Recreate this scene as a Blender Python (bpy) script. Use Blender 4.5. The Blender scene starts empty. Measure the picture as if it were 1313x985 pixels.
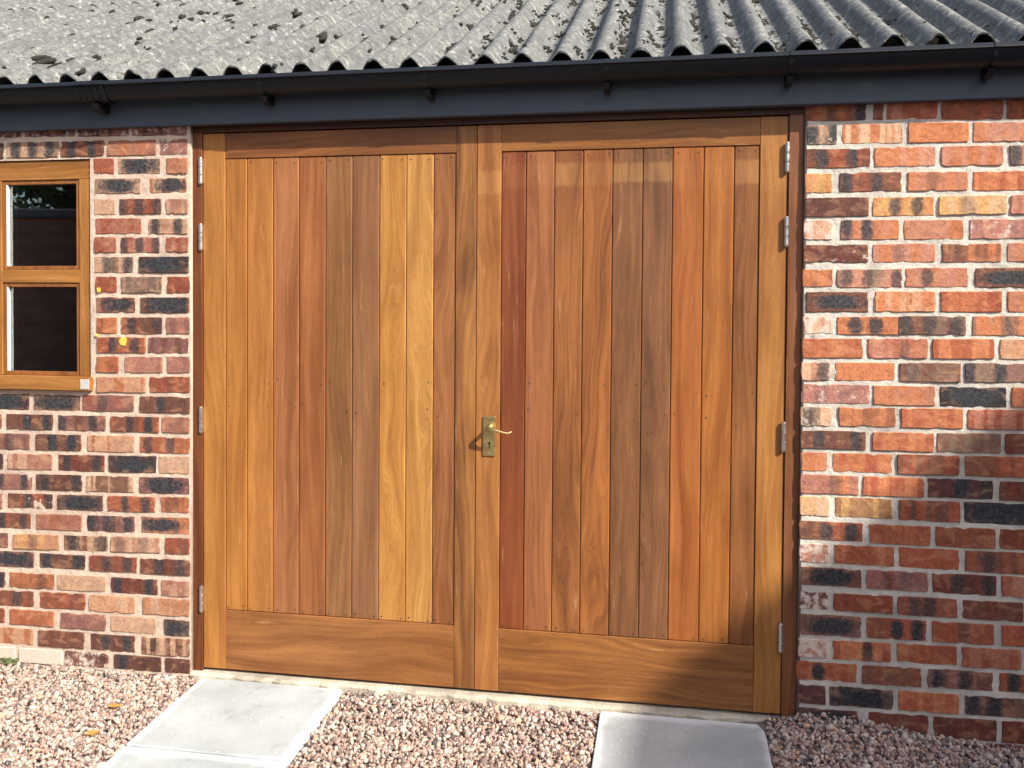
import bpy, bmesh, math, random
import numpy as np
from mathutils import Vector, Matrix
random.seed(7); RNG = np.random.default_rng(11)
scene = bpy.context.scene
C = scene.collection

# ------------------------------------------------------------------ camera, sky, sun, exposure
F_PX, PX, PY, W_PX, H_PX = 1130.0, 656.5, 429.3, 1313.0, 985.0
YAW, PITCH, ROLL, CAM_D, CAM_H = -0.172565, -0.023092, 0.006757, 3.374, 1.52
_f = np.array([math.sin(YAW)*math.cos(PITCH), math.cos(YAW)*math.cos(PITCH), math.sin(PITCH)])
_r = np.array([math.cos(YAW), -math.sin(YAW), 0.0]); _u = np.cross(_r, _f)
_c, _s = math.cos(ROLL), math.sin(ROLL)
CR, CU = _c*_r + _s*_u, -_s*_r + _c*_u
cam = bpy.data.cameras.new('camera'); camo = bpy.data.objects.new('camera', cam); C.objects.link(camo)
cam.sensor_width = 36.0; cam.lens = F_PX/W_PX*36.0
cam.shift_y = -(H_PX/2 - PY)/W_PX
cam.clip_start = 0.05; cam.clip_end = 2000
camo.matrix_world = Matrix(((CR[0], CU[0], -_f[0], 0), (CR[1], CU[1], -_f[1], -CAM_D), (CR[2], CU[2], -_f[2], CAM_H), (0, 0, 0, 1)))
scene.camera = camo

SUN_AZ, SUN_EL = math.radians(56), math.radians(37)      # from the wall's normal towards the right, above the horizon
SUN = Vector((math.sin(SUN_AZ)*math.cos(SUN_EL), -math.cos(SUN_AZ)*math.cos(SUN_EL), math.sin(SUN_EL)))
world = bpy.data.worlds.new('World'); scene.world = world; world.use_nodes = True
wn = world.node_tree; bg = wn.nodes['Background']
sky = wn.nodes.new('ShaderNodeTexSky'); sky.sky_type = 'NISHITA'; sky.sun_disc = False
sky.sun_elevation = SUN_EL; sky.sun_rotation = math.atan2(SUN.x, SUN.y); sky.dust_density = 3.0
wn.links.new(sky.outputs[0], bg.inputs[0]); bg.inputs[1].default_value = 0.15
sl = bpy.data.lights.new('sun', 'SUN'); slo = bpy.data.objects.new('sun', sl); C.objects.link(slo)
sl.energy = 4.6; sl.angle = math.radians(0.55); sl.color = (1.0, 0.95, 0.85)
slo.rotation_euler = SUN.to_track_quat('Z', 'Y').to_euler(); slo.location = (6, -6, 8)
vs = scene.view_settings
vs.view_transform = 'Standard'; vs.look = 'None'; vs.gamma = 1.0; vs.exposure = 0.66; vs.use_curve_mapping = False

# ------------------------------------------------------------------ helpers
def ray(x, y):
    return CR*((x-PX)/F_PX) + CU*(-(y-PY)/F_PX) + _f
def on_y(x, y, Y):            # pixel -> point of the vertical plane Y = const (the wall, the door)
    d = ray(x, y); t = (Y+CAM_D)/d[1]
    return Vector((d[0]*t, Y, CAM_H + d[2]*t))
def lin(r, g, b, k=1.0):
    def c(v):
        v = v/255.0
        return (v/12.92 if v <= .04045 else ((v+.055)/1.055)**2.4)*k
    return (c(r), c(g), c(b))
def link(name, me, mat=None, parent=None, loc=(0, 0, 0)):
    o = bpy.data.objects.new(name, me); C.objects.link(o); o.location = loc
    if mat is not None and me is not None: me.materials.append(mat)
    if parent is not None: o.parent = parent
    return o
def empty(name, loc=(0, 0, 0)):
    return link(name, None, None, None, loc)
def tag(o, label, cat, group=None, kind=None):
    o['label'] = label
    if kind: o['kind'] = kind
    else: o['category'] = cat
    if group: o['group'] = group
    return o
def bm_mesh(bm, smooth=False):
    me = bpy.data.meshes.new('m'); bm.normal_update(); bm.to_mesh(me); bm.free()
    if smooth:
        me.polygons.foreach_set('use_smooth', [True]*len(me.polygons))
    return me
def box_bm(sx, sy, sz, bev=0.0, seg=1, bm=None, at=(0, 0, 0)):
    b = bmesh.new(); bmesh.ops.create_cube(b, size=1.0)
    bmesh.ops.scale(b, vec=(sx, sy, sz), verts=b.verts)
    if bev > 0: bmesh.ops.bevel(b, geom=b.edges[:], offset=bev, segments=seg, profile=.5, affect='EDGES')
    bmesh.ops.translate(b, vec=at, verts=b.verts)
    if bm is None: return b
    me = bpy.data.meshes.new('t'); b.to_mesh(me); b.free(); bm.from_mesh(me); bpy.data.meshes.remove(me)
    return bm
def block(name, x0, x1, y0, y1, z0, z1, mat, parent=None, bev=0.0, seg=1):
    """a bevelled box whose origin is at its own centre (parents sit at the world origin)"""
    c = Vector(((x0+x1)/2, (y0+y1)/2, (z0+z1)/2))
    return link(name, bm_mesh(box_bm(x1-x0, y1-y0, z1-z0, bev, seg)), mat, parent, c)
def np_mesh(verts, faces):
    """verts (n,3), faces (m,k) numpy arrays -> mesh"""
    me = bpy.data.meshes.new('m'); n, (m, k) = len(verts), faces.shape
    me.vertices.add(n); me.vertices.foreach_set('co', np.asarray(verts, np.float32).ravel())
    me.loops.add(m*k); me.loops.foreach_set('vertex_index', faces.astype(np.int32).ravel())
    me.polygons.add(m); me.polygons.foreach_set('loop_start', np.arange(0, m*k, k, dtype=np.int32))
    me.update(calc_edges=True); me.validate()
    return me
def tube_bm(bm, pts, rads, n=10):
    rings = []; pts = [Vector(p) for p in pts]
    for i, p in enumerate(pts):
        d = (pts[min(i+1, len(pts)-1)] - pts[max(i-1, 0)]).normalized()
        a = d.orthogonal().normalized(); b = d.cross(a)
        if rings:
            a = (pa - d*pa.dot(d)).normalized(); b = d.cross(a)
        pa = a
        r = rads[i] if hasattr(rads, '__len__') else rads
        rings.append([bm.verts.new(p + (a*math.cos(2*math.pi*k/n) + b*math.sin(2*math.pi*k/n))*r) for k in range(n)])
    for r0, r1 in zip(rings, rings[1:]):
        for k in range(n): bm.faces.new((r0[k], r0[(k+1) % n], r1[(k+1) % n], r1[k]))
    bm.faces.new(rings[0][::-1]); bm.faces.new(rings[-1])
    return bm
def extrude_x(profile, x0, x1, nseg=1):
    """closed (y,z) profile extruded along x, capped"""
    bm = bmesh.new(); rings = []
    for i in range(nseg+1):
        x = x0 + (x1-x0)*i/nseg
        rings.append([bm.verts.new((x, p[0], p[1])) for p in profile])
    n = len(profile)
    for a, b in zip(rings, rings[1:]):
        for k in range(n): bm.faces.new((a[k], a[(k+1) % n], b[(k+1) % n], b[k]))
    bm.faces.new(rings[0][::-1]); bm.faces.new(rings[-1])
    bmesh.ops.recalc_face_normals(bm, faces=bm.faces[:])
    return bm

# ------------------------------------------------------------------ materials
class NT:
    def __init__(s, name):
        s.m = bpy.data.materials.new(name); s.m.use_nodes = True; s.t = s.m.node_tree
        s.b = s.t.nodes['Principled BSDF']; s.out = s.t.nodes['Material Output']
    def n(s, typ, **kw):
        nd = s.t.nodes.new('ShaderNode'+typ)
        for k, v in kw.items(): setattr(nd, k, v)
        return nd
    def put(s, sock, v):
        if hasattr(v, 'is_linked') or hasattr(v, 'links'): s.t.links.new(v, sock)
        elif isinstance(v, (tuple, list)) and len(v) == 3 and sock.type == 'RGBA': sock.default_value = (*v, 1)
        else: sock.default_value = v
    def math(s, op, a, b=0.0, c=None, clamp=False):
        nd = s.n('Math', operation=op, use_clamp=clamp); s.put(nd.inputs[0], a); s.put(nd.inputs[1], b)
        if c is not None: s.put(nd.inputs[2], c)
        return nd.outputs[0]
    def mix(s, f, a, b, blend='MIX'):
        nd = s.n('Mix', data_type='RGBA', blend_type=blend, clamp_factor=True)
        s.put(nd.inputs[0], f); s.put(nd.inputs[6], a); s.put(nd.inputs[7], b); return nd.outputs[2]
    def ss(s, v, lo, hi):
        nd = s.n('MapRange', interpolation_type='SMOOTHSTEP'); s.put(nd.inputs[0], v); s.put(nd.inputs[1], lo); s.put(nd.inputs[2], hi)
        return nd.outputs[0]
    def mr(s, v, lo, hi, a, b):
        nd = s.n('MapRange'); s.put(nd.inputs[0], v); s.put(nd.inputs[1], lo); s.put(nd.inputs[2], hi); s.put(nd.inputs[3], a); s.put(nd.inputs[4], b)
        return nd.outputs[0]
    def noise(s, vec, scale, detail=3, rough=.55, dist=0.0):
        nd = s.n('TexNoise'); s.put(nd.inputs['Vector'], vec); s.put(nd.inputs['Scale'], scale)
        nd.inputs['Detail'].default_value = detail; nd.inputs['Roughness'].default_value = rough; nd.inputs['Distortion'].default_value = dist
        return nd.outputs[0]
    def attr(s, name, kind='OBJECT'):
        nd = s.n('Attribute', attribute_type=kind, attribute_name=name); return nd
    def objco(s, spread=50.0):
        tc = s.n('TexCoord'); oi = s.n('ObjectInfo')
        off = s.n('CombineXYZ'); 
        s.put(off.inputs[0], s.math('MULTIPLY', oi.outputs['Random'], spread)); s.put(off.inputs[1], s.math('MULTIPLY', oi.outputs['Random'], spread*1.7)); s.put(off.inputs[2], s.math('MULTIPLY', oi.outputs['Random'], spread*2.3))
        va = s.n('VectorMath', operation='ADD'); s.put(va.inputs[0], tc.outputs['Object']); s.put(va.inputs[1], off.outputs[0])
        return tc.outputs['Object'], va.outputs[0], oi.outputs['Random']
    def vmul(s, v, k):
        nd = s.n('VectorMath', operation='MULTIPLY'); s.put(nd.inputs[0], v); nd.inputs[1].default_value = k; return nd.outputs[0]
    def bump(s, h, dist, strength=1.0, nrm=None):
        nd = s.n('Bump'); s.put(nd.inputs['Height'], h); nd.inputs['Distance'].default_value = dist; nd.inputs['Strength'].default_value = strength
        if nrm is not None: s.put(nd.inputs['Normal'], nrm)
        return nd.outputs[0]
    def set(s, **kw):
        for k, v in kw.items(): s.put(s.b.inputs[k.replace('_', ' ')], v)
        return s.m

def plain(name, col, rough=.5, metal=0.0, var=.12, scale=40, bump=0.0, spec=.5):
    t = NT(name); _, p, _ = t.objco()
    n = t.noise(p, scale, 4, .6)
    c = t.mix(t.mr(n, .3, .7, 0, 1), tuple(v*(1-var) for v in col), tuple(min(1, v*(1+var)) for v in col))
    t.set(Base_Color=c, Roughness=t.mr(n, .3, .7, max(.05, rough-.06), min(1, rough+.08)), Metallic=metal, Specular_IOR_Level=spec)
    if bump > 0: t.set(Normal=t.bump(n, bump))
    return t.m

def wood_mat(name, horiz=False):
    t = NT(name); co, p, rnd = t.objco()
    if horiz:
        sp = t.n('SeparateXYZ'); t.put(sp.inputs[0], p); cb = t.n('CombineXYZ')
        t.put(cb.inputs[0], sp.outputs[2]); t.put(cb.inputs[1], sp.outputs[1]); t.put(cb.inputs[2], sp.outputs[0]); p = cb.outputs[0]
    A, B = t.attr('tone_a').outputs['Color'], t.attr('tone_b').outputs['Color']
    fig = t.attr('figure').outputs['Fac']
    # slow wander of the grain, then growth bands across the board
    wander = t.noise(t.vmul(p, (5.0, 5.0, 1.1)), 1.0, 2, .5)
    sp = t.n('SeparateXYZ'); t.put(sp.inputs[0], p)
    xw = t.math('ADD', sp.outputs[0], t.math('MULTIPLY', t.math('SUBTRACT', wander, .5), t.math('MULTIPLY', fig, .34)))
    band = t.math('SINE', t.math('MULTIPLY', xw, 260.0))
    band = t.math('MULTIPLY', t.math('ADD', band, 1.0), .5)
    cbv = t.n('CombineXYZ'); t.put(cbv.inputs[0], xw); t.put(cbv.inputs[1], sp.outputs[1]); t.put(cbv.inputs[2], sp.outputs[2])
    xv = cbv.outputs[0]
    streak = t.noise(t.vmul(xv, (46, 46, .8)), 1.0, 3, .55)
    fine = t.noise(t.vmul(xv, (380, 380, 5)), 1.0, 5, .7)
    pores = t.noise(t.vmul(xv, (900, 900, 28)), 1.0, 1, .5)
    blot = t.noise(t.vmul(p, (9, 9, 2.2)), 1.0, 3, .55)
    cloud = t.noise(t.vmul(xv, (20, 20, 1.6)), 1.0, 3, .6, .6)
    f = t.math('ADD', t.math('MULTIPLY', band, .12), t.math('MULTIPLY', t.mr(streak, .32, .68, 0, 1), .50))
    f = t.math('ADD', f, t.math('MULTIPLY', t.mr(cloud, .34, .66, -.5, .5), .55))
    f = t.math('ADD', f, t.math('MULTIPLY', t.mr(blot, .3, .7, -.5, .5), .50))
    f = t.math('ADD', f, .12, clamp=True)
    c = t.mix(f, B, A)
    c = t.mix(t.math('MULTIPLY', t.mr(fine, .35, .65, 0, 1), .42), c, t.mix(1.0, c, (.62, .55, .5), 'MULTIPLY'))
    c = t.mix(t.math('MULTIPLY', t.ss(pores, .60, .68), .45), c, t.mix(1.0, c, (.42, .33, .28), 'MULTIPLY'))
    # paler strip across the boards at one height ('strip' = its height above this piece's origin)
    st = t.attr('strip').outputs['Fac']; sw = t.attr('strip_width').outputs['Fac']
    so = t.n('SeparateXYZ'); t.put(so.inputs[0], co)
    dz = t.math('ABSOLUTE', t.math('SUBTRACT', so.outputs[2], st))
    msk = t.math('SUBTRACT', 1.0, t.ss(t.math('ADD', dz, t.math('MULTIPLY', t.math('SUBTRACT', streak, .5), .02)), t.math('SUBTRACT', sw, .012), t.math('ADD', sw, .004)))
    msk = t.math('MULTIPLY', msk, t.math('MULTIPLY', t.attr('strip_gain').outputs['Fac'], t.mr(cloud, .35, .65, .20, .70)))
    c = t.mix(msk, c, lin(206, 152, 92))
    # scuffs
    sc = t.noise(t.vmul(xv, (60, 60, 4)), 1.0, 5, .7)
    c = t.mix(t.math('MULTIPLY', t.ss(sc, .60, .74), .28), c, lin(225, 180, 130))
    h = t.math('ADD', t.math('MULTIPLY', fine, .6), t.math('MULTIPLY', pores, -.3))
    return t.set(Base_Color=c, Roughness=t.mr(fine, .3, .7, .40, .52), Specular_IOR_Level=.35, Normal=t.bump(h, .0006, .6))

def brick_mat():
    t = NT('brick_clay'); co, p, rnd = t.objco(80)
    A, B = t.attr('tone_a').outputs['Color'], t.attr('tone_b').outputs['Color']
    sp = t.n('SeparateXYZ'); t.put(sp.inputs[0], co); x, z = sp.outputs[0], sp.outputs[2]
    wob = t.noise(p, 26, 3, .6)
    n2 = t.noise(p, 90, 4, .65); n3 = t.noise(p, 420, 3, .7)
    # fire bands across the length: blocky noise along x only
    bx = t.n('CombineXYZ'); sq = t.n('SeparateXYZ'); t.put(sq.inputs[0], p)
    t.put(bx.inputs[0], t.math('ADD', sq.outputs[0], t.math('MULTIPLY', wob, .012)))
    t.put(bx.inputs[1], t.math('MULTIPLY', rnd, 91.0))
    bn = t.noise(bx.outputs[0], 22, 1, .4)
    bandm = t.math('MULTIPLY', t.ss(bn, .46, .54), t.attr('band').outputs['Fac'])
    c = t.mix(bandm, A, B)
    c = t.mix(t.math('MULTIPLY', t.ss(wob, .45, .7), .5), c, B)
    c = t.mix(1.0, c, t.mix(t.mr(n2, .3, .7, 0, 1), (.72, .70, .69), (1.16, 1.14, 1.12)), 'MULTIPLY')
    patch = t.noise(t.vmul(p, (1, 1, 1.6)), 17, 2, .5, .8)
    c = t.mix(t.math('MULTIPLY', t.ss(patch, .52, .66), .38), c, t.mix(.5, c, lin(232, 176, 132)))
    c = t.mix(t.math('MULTIPLY', t.ss(patch, .46, .34), .35), c, t.mix(1.0, c, (.6, .56, .58), 'MULTIPLY'))
    # burnt kiss marks
    mw, mh, ms = t.attr('mark_w').outputs['Fac'], t.attr('mark_h').outputs['Fac'], t.attr('mark_s').outputs['Fac']
    zz = t.math('POWER', t.math('ABSOLUTE', t.math('DIVIDE', z, mh)), 4.0)
    tot = None
    for k in range(3):
        m = t.attr('mark_%d' % (k+1)).outputs['Fac']
        xx = t.math('POWER', t.math('ABSOLUTE', t.math('DIVIDE', t.math('SUBTRACT', x, m), mw)), 2.0)
        d = t.math('ADD', t.math('ADD', xx, zz), t.math('MULTIPLY', t.math('SUBTRACT', n2, .5), 1.5))
        d = t.math('ADD', d, t.math('MULTIPLY', t.math('SUBTRACT', wob, .5), 1.4))
        v = t.math('SUBTRACT', 1.0, t.ss(d, .1, 1.5))
        tot = v if tot is None else t.math('MAXIMUM', tot, v)
    dark = t.mix(t.mr(n2, .35, .65, 0, 1), (.012, .013, .017), (.055, .06, .07))
    c = t.mix(t.math('MULTIPLY', tot, ms), c, dark)
    gp = t.n('NewGeometry').outputs['Position']
    soot = t.ss(t.noise(gp, 2.2, 5, .65), .54, .72)
    c = t.mix(t.math('MULTIPLY', soot, .38), c, t.mix(1.0, c, (.50, .47, .46), 'MULTIPLY'))
    # lime bloom
    lm = t.attr('lime').outputs['Fac']
    ln = t.noise(p, 34, 5, .7)
    lmask = t.ss(t.math('ADD', ln, t.math('MULTIPLY', lm, .42)), .66, .80)
    c = t.mix(t.math('MULTIPLY', lmask, .85), c, lin(222, 205, 190))
    # specks and pits
    pit = t.ss(t.noise(p, 230, 2, .5), .66, .74)
    c = t.mix(t.math('MULTIPLY', pit, .6), c, (.03, .022, .02))
    grit = t.ss(n3, .62, .72)
    c = t.mix(t.math('MULTIPLY', grit, .25), c, lin(230, 205, 180))
    h = t.math('ADD', t.math('MULTIPLY', n2, .7), t.math('MULTIPLY', n3, .35))
    h = t.math('SUBTRACT', h, t.math('MULTIPLY', pit, .5))
    return t.set(Base_Color=c, Roughness=t.mr(tot, 0, 1, .86, .6), Specular_IOR_Level=.3, Normal=t.bump(h, .0045, .8, t.bump(wob, .003, .5)))

def mortar_mat(name, c0, c1, c2):
    t = NT(name); _, p, _ = t.objco()
    a, b, d = t.noise(p, 7, 4, .6), t.noise(p, 60, 4, .65), t.noise(p, 380, 3, .7)
    c = t.mix(t.ss(a, .38, .66), c0, c1)
    c = t.mix(t.math('MULTIPLY', t.ss(b, .56, .74), .55), c, c2)
    e = t.noise(p, 2.6, 5, .65)
    c = t.mix(t.math('MULTIPLY', t.ss(e, .50, .68), .6), c, c2)
    c = t.mix(t.math('MULTIPLY', t.ss(t.noise(p, 14, 5, .7), .60, .74), .45), c, tuple(v*.55 for v in c2))
    c = t.mix(1.0, c, t.mix(t.mr(d, .3, .7, 0, 1), (.74, .73, .71), (1.04, 1.04, 1.04)), 'MULTIPLY')
    h = t.math('ADD', t.math('MULTIPLY', b, 1.0), t.math('MULTIPLY', d, .35))
    return t.set(Base_Color=c, Roughness=.92, Specular_IOR_Level=.2, Normal=t.bump(h, .006, .85))

def cement_mat():
    t = NT('weathered_fibre_cement'); _, p, _ = t.objco(20)
    a, b, d = t.noise(p, 3.5, 5, .65), t.noise(p, 28, 5, .7), t.noise(p, 160, 4, .7)
    st = t.noise(t.vmul(p, (30, 1.6, 1.6)), 1.0, 3, .6)
    e = t.noise(p, 70, 3, .6)
    c = t.mix(t.mr(b, .32, .68, 0, 1), (.095, .096, .095), (.225, .226, .218))
    c = t.mix(t.math('MULTIPLY', t.ss(a, .42, .66), .45), c, (.26, .262, .235))
    c = t.mix(t.math('MULTIPLY', t.ss(b, .56, .66), .7), c, (.42, .42, .39))
    c = t.mix(t.math('MULTIPLY', t.ss(st, .50, .70), .5), c, (.13, .13, .132))
    c = t.mix(t.math('MULTIPLY', t.ss(d, .55, .64), .8), c, (.06, .06, .056))
    c = t.mix(t.math('MULTIPLY', t.ss(t.math('ADD', e, t.math('MULTIPLY', t.math('SUBTRACT', a, .5), .35)), .60, .66), .8), c, (.05, .048, .04))
    h = t.math('ADD', b, t.math('MULTIPLY', d, .5))
    return t.set(Base_Color=c, Roughness=.95, Specular_IOR_Level=.15, Normal=t.bump(h, .006, .9))

def gravel_mat():
    t = NT('pink_gravel'); g = t.n('NewGeometry'); tc = t.n('TexCoord')
    r = t.n('ValToRGB'); t.put(r.inputs[0], g.outputs['Random Per Island']); cr = r.color_ramp; cr.interpolation = 'CONSTANT'
    cols = [(0, lin(194, 164, 150)), (.15, lin(212, 192, 178)), (.33, lin(180, 154, 143)), (.46, lin(224, 210, 197)), (.60, lin(156, 134, 125)), (.72, lin(190, 180, 171)), (.84, lin(140, 122, 116)), (.91, lin(214, 178, 150)), (.97, lin(100, 88, 86))]
    while len(cr.elements) < len(cols): cr.elements.new(.5)
    for e, (pos, cc) in zip(cr.elements, cols): e.position = pos; e.color = (*cc, 1)
    n = t.noise(tc.outputs['Object'], 130, 4, .65)
    c = t.mix(1.0, r.outputs[0], t.mix(t.mr(n, .3, .7, 0, 1), (.60, .57, .555), (.98, .95, .935)), 'MULTIPLY')
    return t.set(Base_Color=c, Roughness=.85, Specular_IOR_Level=.3, Normal=t.bump(n, .003, .6))

def slab_mat():
    t = NT('concrete_paving'); co, p, _ = t.objco()
    a, b, d = t.noise(p, 4, 5, .6), t.noise(p, 45, 5, .7), t.noise(p, 300, 3, .7)
    c = t.mix(t.mr(a, .3, .7, 0, 1), lin(160, 165, 165), lin(186, 191, 190))
    sp = t.n('SeparateXYZ'); t.put(sp.inputs[0], co)
    ex = t.math('SUBTRACT', t.math('ABSOLUTE', sp.outputs[0]), t.math('SUBTRACT', .302, .03))
    ey = t.math('SUBTRACT', t.math('ABSOLUTE', sp.outputs[1]), t.math('SUBTRACT', .29, .03))
    e = t.math('ADD', t.math('MAXIMUM', ex, ey), t.math('MULTIPLY', t.math('SUBTRACT', a, .5), .07))
    bloom = t.math('MAXIMUM', t.ss(e, -.012, .03), t.math('MULTIPLY', t.ss(b, .64, .74), .6))
    c = t.mix(t.math('MULTIPLY', bloom, .75), c, lin(226, 229, 230))
    c = t.mix(t.math('MULTIPLY', t.ss(t.noise(p, 11, 4, .6), .60, .74), .35), c, lin(128, 131, 135))
    c = t.mix(t.math('MULTIPLY', t.ss(d, .58, .70), .55), c, lin(120, 122, 125))
    c = t.mix(t.math('MULTIPLY', t.ss(t.noise(p, 95, 2, .5), .68, .74), .7), c, lin(232, 233, 232))
    c = t.mix(t.math('MULTIPLY', t.ss(t.noise(p, 5.5, 6, .7), .55, .68), .30), c, lin(138, 138, 134))
    return t.set(Base_Color=c, Roughness=.88, Specular_IOR_Level=.25, Normal=t.bump(t.math('ADD', b, d), .002, .7))

M = {
    'wood': wood_mat('varnished_hardwood'), 'wood_h': wood_mat('varnished_hardwood_rail', True),
    'brick': brick_mat(),
    'mortar_l': mortar_mat('mortar_cream', lin(226, 204, 184), lin(212, 188, 170), lin(188, 168, 152)),
    'mortar_r': mortar_mat('mortar_pale', lin(232, 224, 210), lin(208, 200, 189), lin(172, 165, 156)),
    'cement': cement_mat(), 'gravel': gravel_mat(), 'slab': slab_mat(),
    'threshold': mortar_mat('threshold_concrete', lin(214, 204, 184), lin(190, 180, 162), lin(150, 140, 126)),
    'whitewash': mortar_mat('whitewash', lin(226, 226, 222), lin(200, 200, 196), lin(120, 116, 112)),
    'fascia': plain('grey_blue_paint', (.058, .073, .100), .45, var=.06, scale=12, bump=.0004),
    'gutter': plain('anthracite_plastic', (.010, .012, .017), .46, var=.08, scale=20, spec=.32),
    'steel': plain('satin_steel', (.62, .62, .63), .34, 1.0, .08, 60),
    'brass': plain('brass', (.58, .45, .19), .40, 1.0, .12, 30),
    'black': plain('black_void', (.006, .006, .006), .7),
    'nail': plain('nail_hole', (.05, .025, .014), .7),
    'sealant': plain('brown_sealant', lin(92, 80, 72), .6),
    'room': plain('dark_interior', (.05, .045, .04), .9),
    'spacer': plain('white_spacer', (.75, .76, .76), .4),
    'moss': plain('dark_moss', (.022, .020, .014), .95, var=.5, scale=60, bump=.01),
    'greenmoss': plain('green_moss', (.10, .12, .04), .95, var=.4, scale=90, bump=.008),
    'lichen': plain('yellow_lichen', lin(212, 196, 84), .9, var=.25, scale=160, bump=.004),
    'leaf': plain('dry_leaf', lin(206, 158, 84), .6, var=.25, scale=50),
    'soil': plain('bedding_soil', (.19, .15, .13), .95, var=.35, scale=30, bump=.01),
    'foliage': plain('foliage', (.045, .075, .022), .6, var=.5, scale=3),
    'bark': plain('bark', (.09, .065, .045), .9, var=.3, scale=20, bump=.02),
    'slate': plain('slate', (.10, .10, .11), .6, var=.2, scale=8),
    'render': plain('house_wall', (.36, .20, .14), .9, var=.15, scale=6),
    'lead': plain('grey_lead', lin(188, 184, 178), .55, var=.15, scale=60),
}
def glass_mat():
    t = NT('window_glass'); t.t.nodes.remove(t.b)
    g = t.n('BsdfGlossy'); g.inputs['Roughness'].default_value = 0.0; g.inputs['Color'].default_value = (1, 1, 1, 1)
    tr = t.n('BsdfTransparent'); tr.inputs['Color'].default_value = (.86, .90, .88, 1)
    fr = t.n('Fresnel'); fr.inputs[0].default_value = 1.55
    mx = t.n('MixShader'); t.put(mx.inputs[0], t.math('MULTIPLY', fr.outputs[0], 1.25, clamp=True))
    t.t.links.new(tr.outputs[0], mx.inputs[1]); t.t.links.new(g.outputs[0], mx.inputs[2]); t.t.links.new(mx.outputs[0], t.out.inputs[0])
    return t.m
M['glass'] = glass_mat()

# ------------------------------------------------------------------ ground
def zg(x, y):
    """height of the yard surface: a gentle ramp up to the doors, a little bank of gravel beside the right jamb"""
    x, y = np.asarray(x, float), np.asarray(y, float)
    ramp = .047*np.clip(y, -4, 0)
    bank = .062*np.exp(-((x-.62)/.30)**2)*np.exp(np.clip(y, -9, 0)/.28)*(x > .30)
    return ramp + bank - .006
def ground_sheet():
    xs = np.concatenate([np.linspace(-400, -8, 12), np.linspace(-6, 4, 61), np.linspace(8, 400, 12)])
    ys = np.concatenate([np.linspace(-400, -8, 12), np.linspace(-6, .0, 49), [.2, 8], np.linspace(20, 400, 8)])
    X, Y = np.meshgrid(xs, ys, indexing='ij')
    Z = zg(X, Y) - .016
    v = np.stack([X, Y, Z], -1).reshape(-1, 3); ny = len(ys)
    i, j = np.meshgrid(np.arange(len(xs)-1), np.arange(ny-1), indexing='ij'); a = (i*ny+j).ravel()
    return np_mesh(v, np.stack([a, a+ny, a+ny+1, a+1], -1))
g = link('ground', ground_sheet(), M['soil']); g['kind'] = 'structure'

# ------------------------------------------------------------------ brick walls
TONES = {'R': (178, 92, 64), 'O': (212, 130, 86), 'P': (204, 140, 118), 'C': (240, 196, 160), 'Y': (230, 178, 112),
         'B': (124, 80, 64), 'M': (98, 60, 56), 'K': (50, 49, 53), 'G': (142, 116, 100), 'V': (160, 110, 104), 'D': (124, 58, 44)}
ALB = 0.86
R_TILE, L_TILE = .22848, .19802
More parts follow.
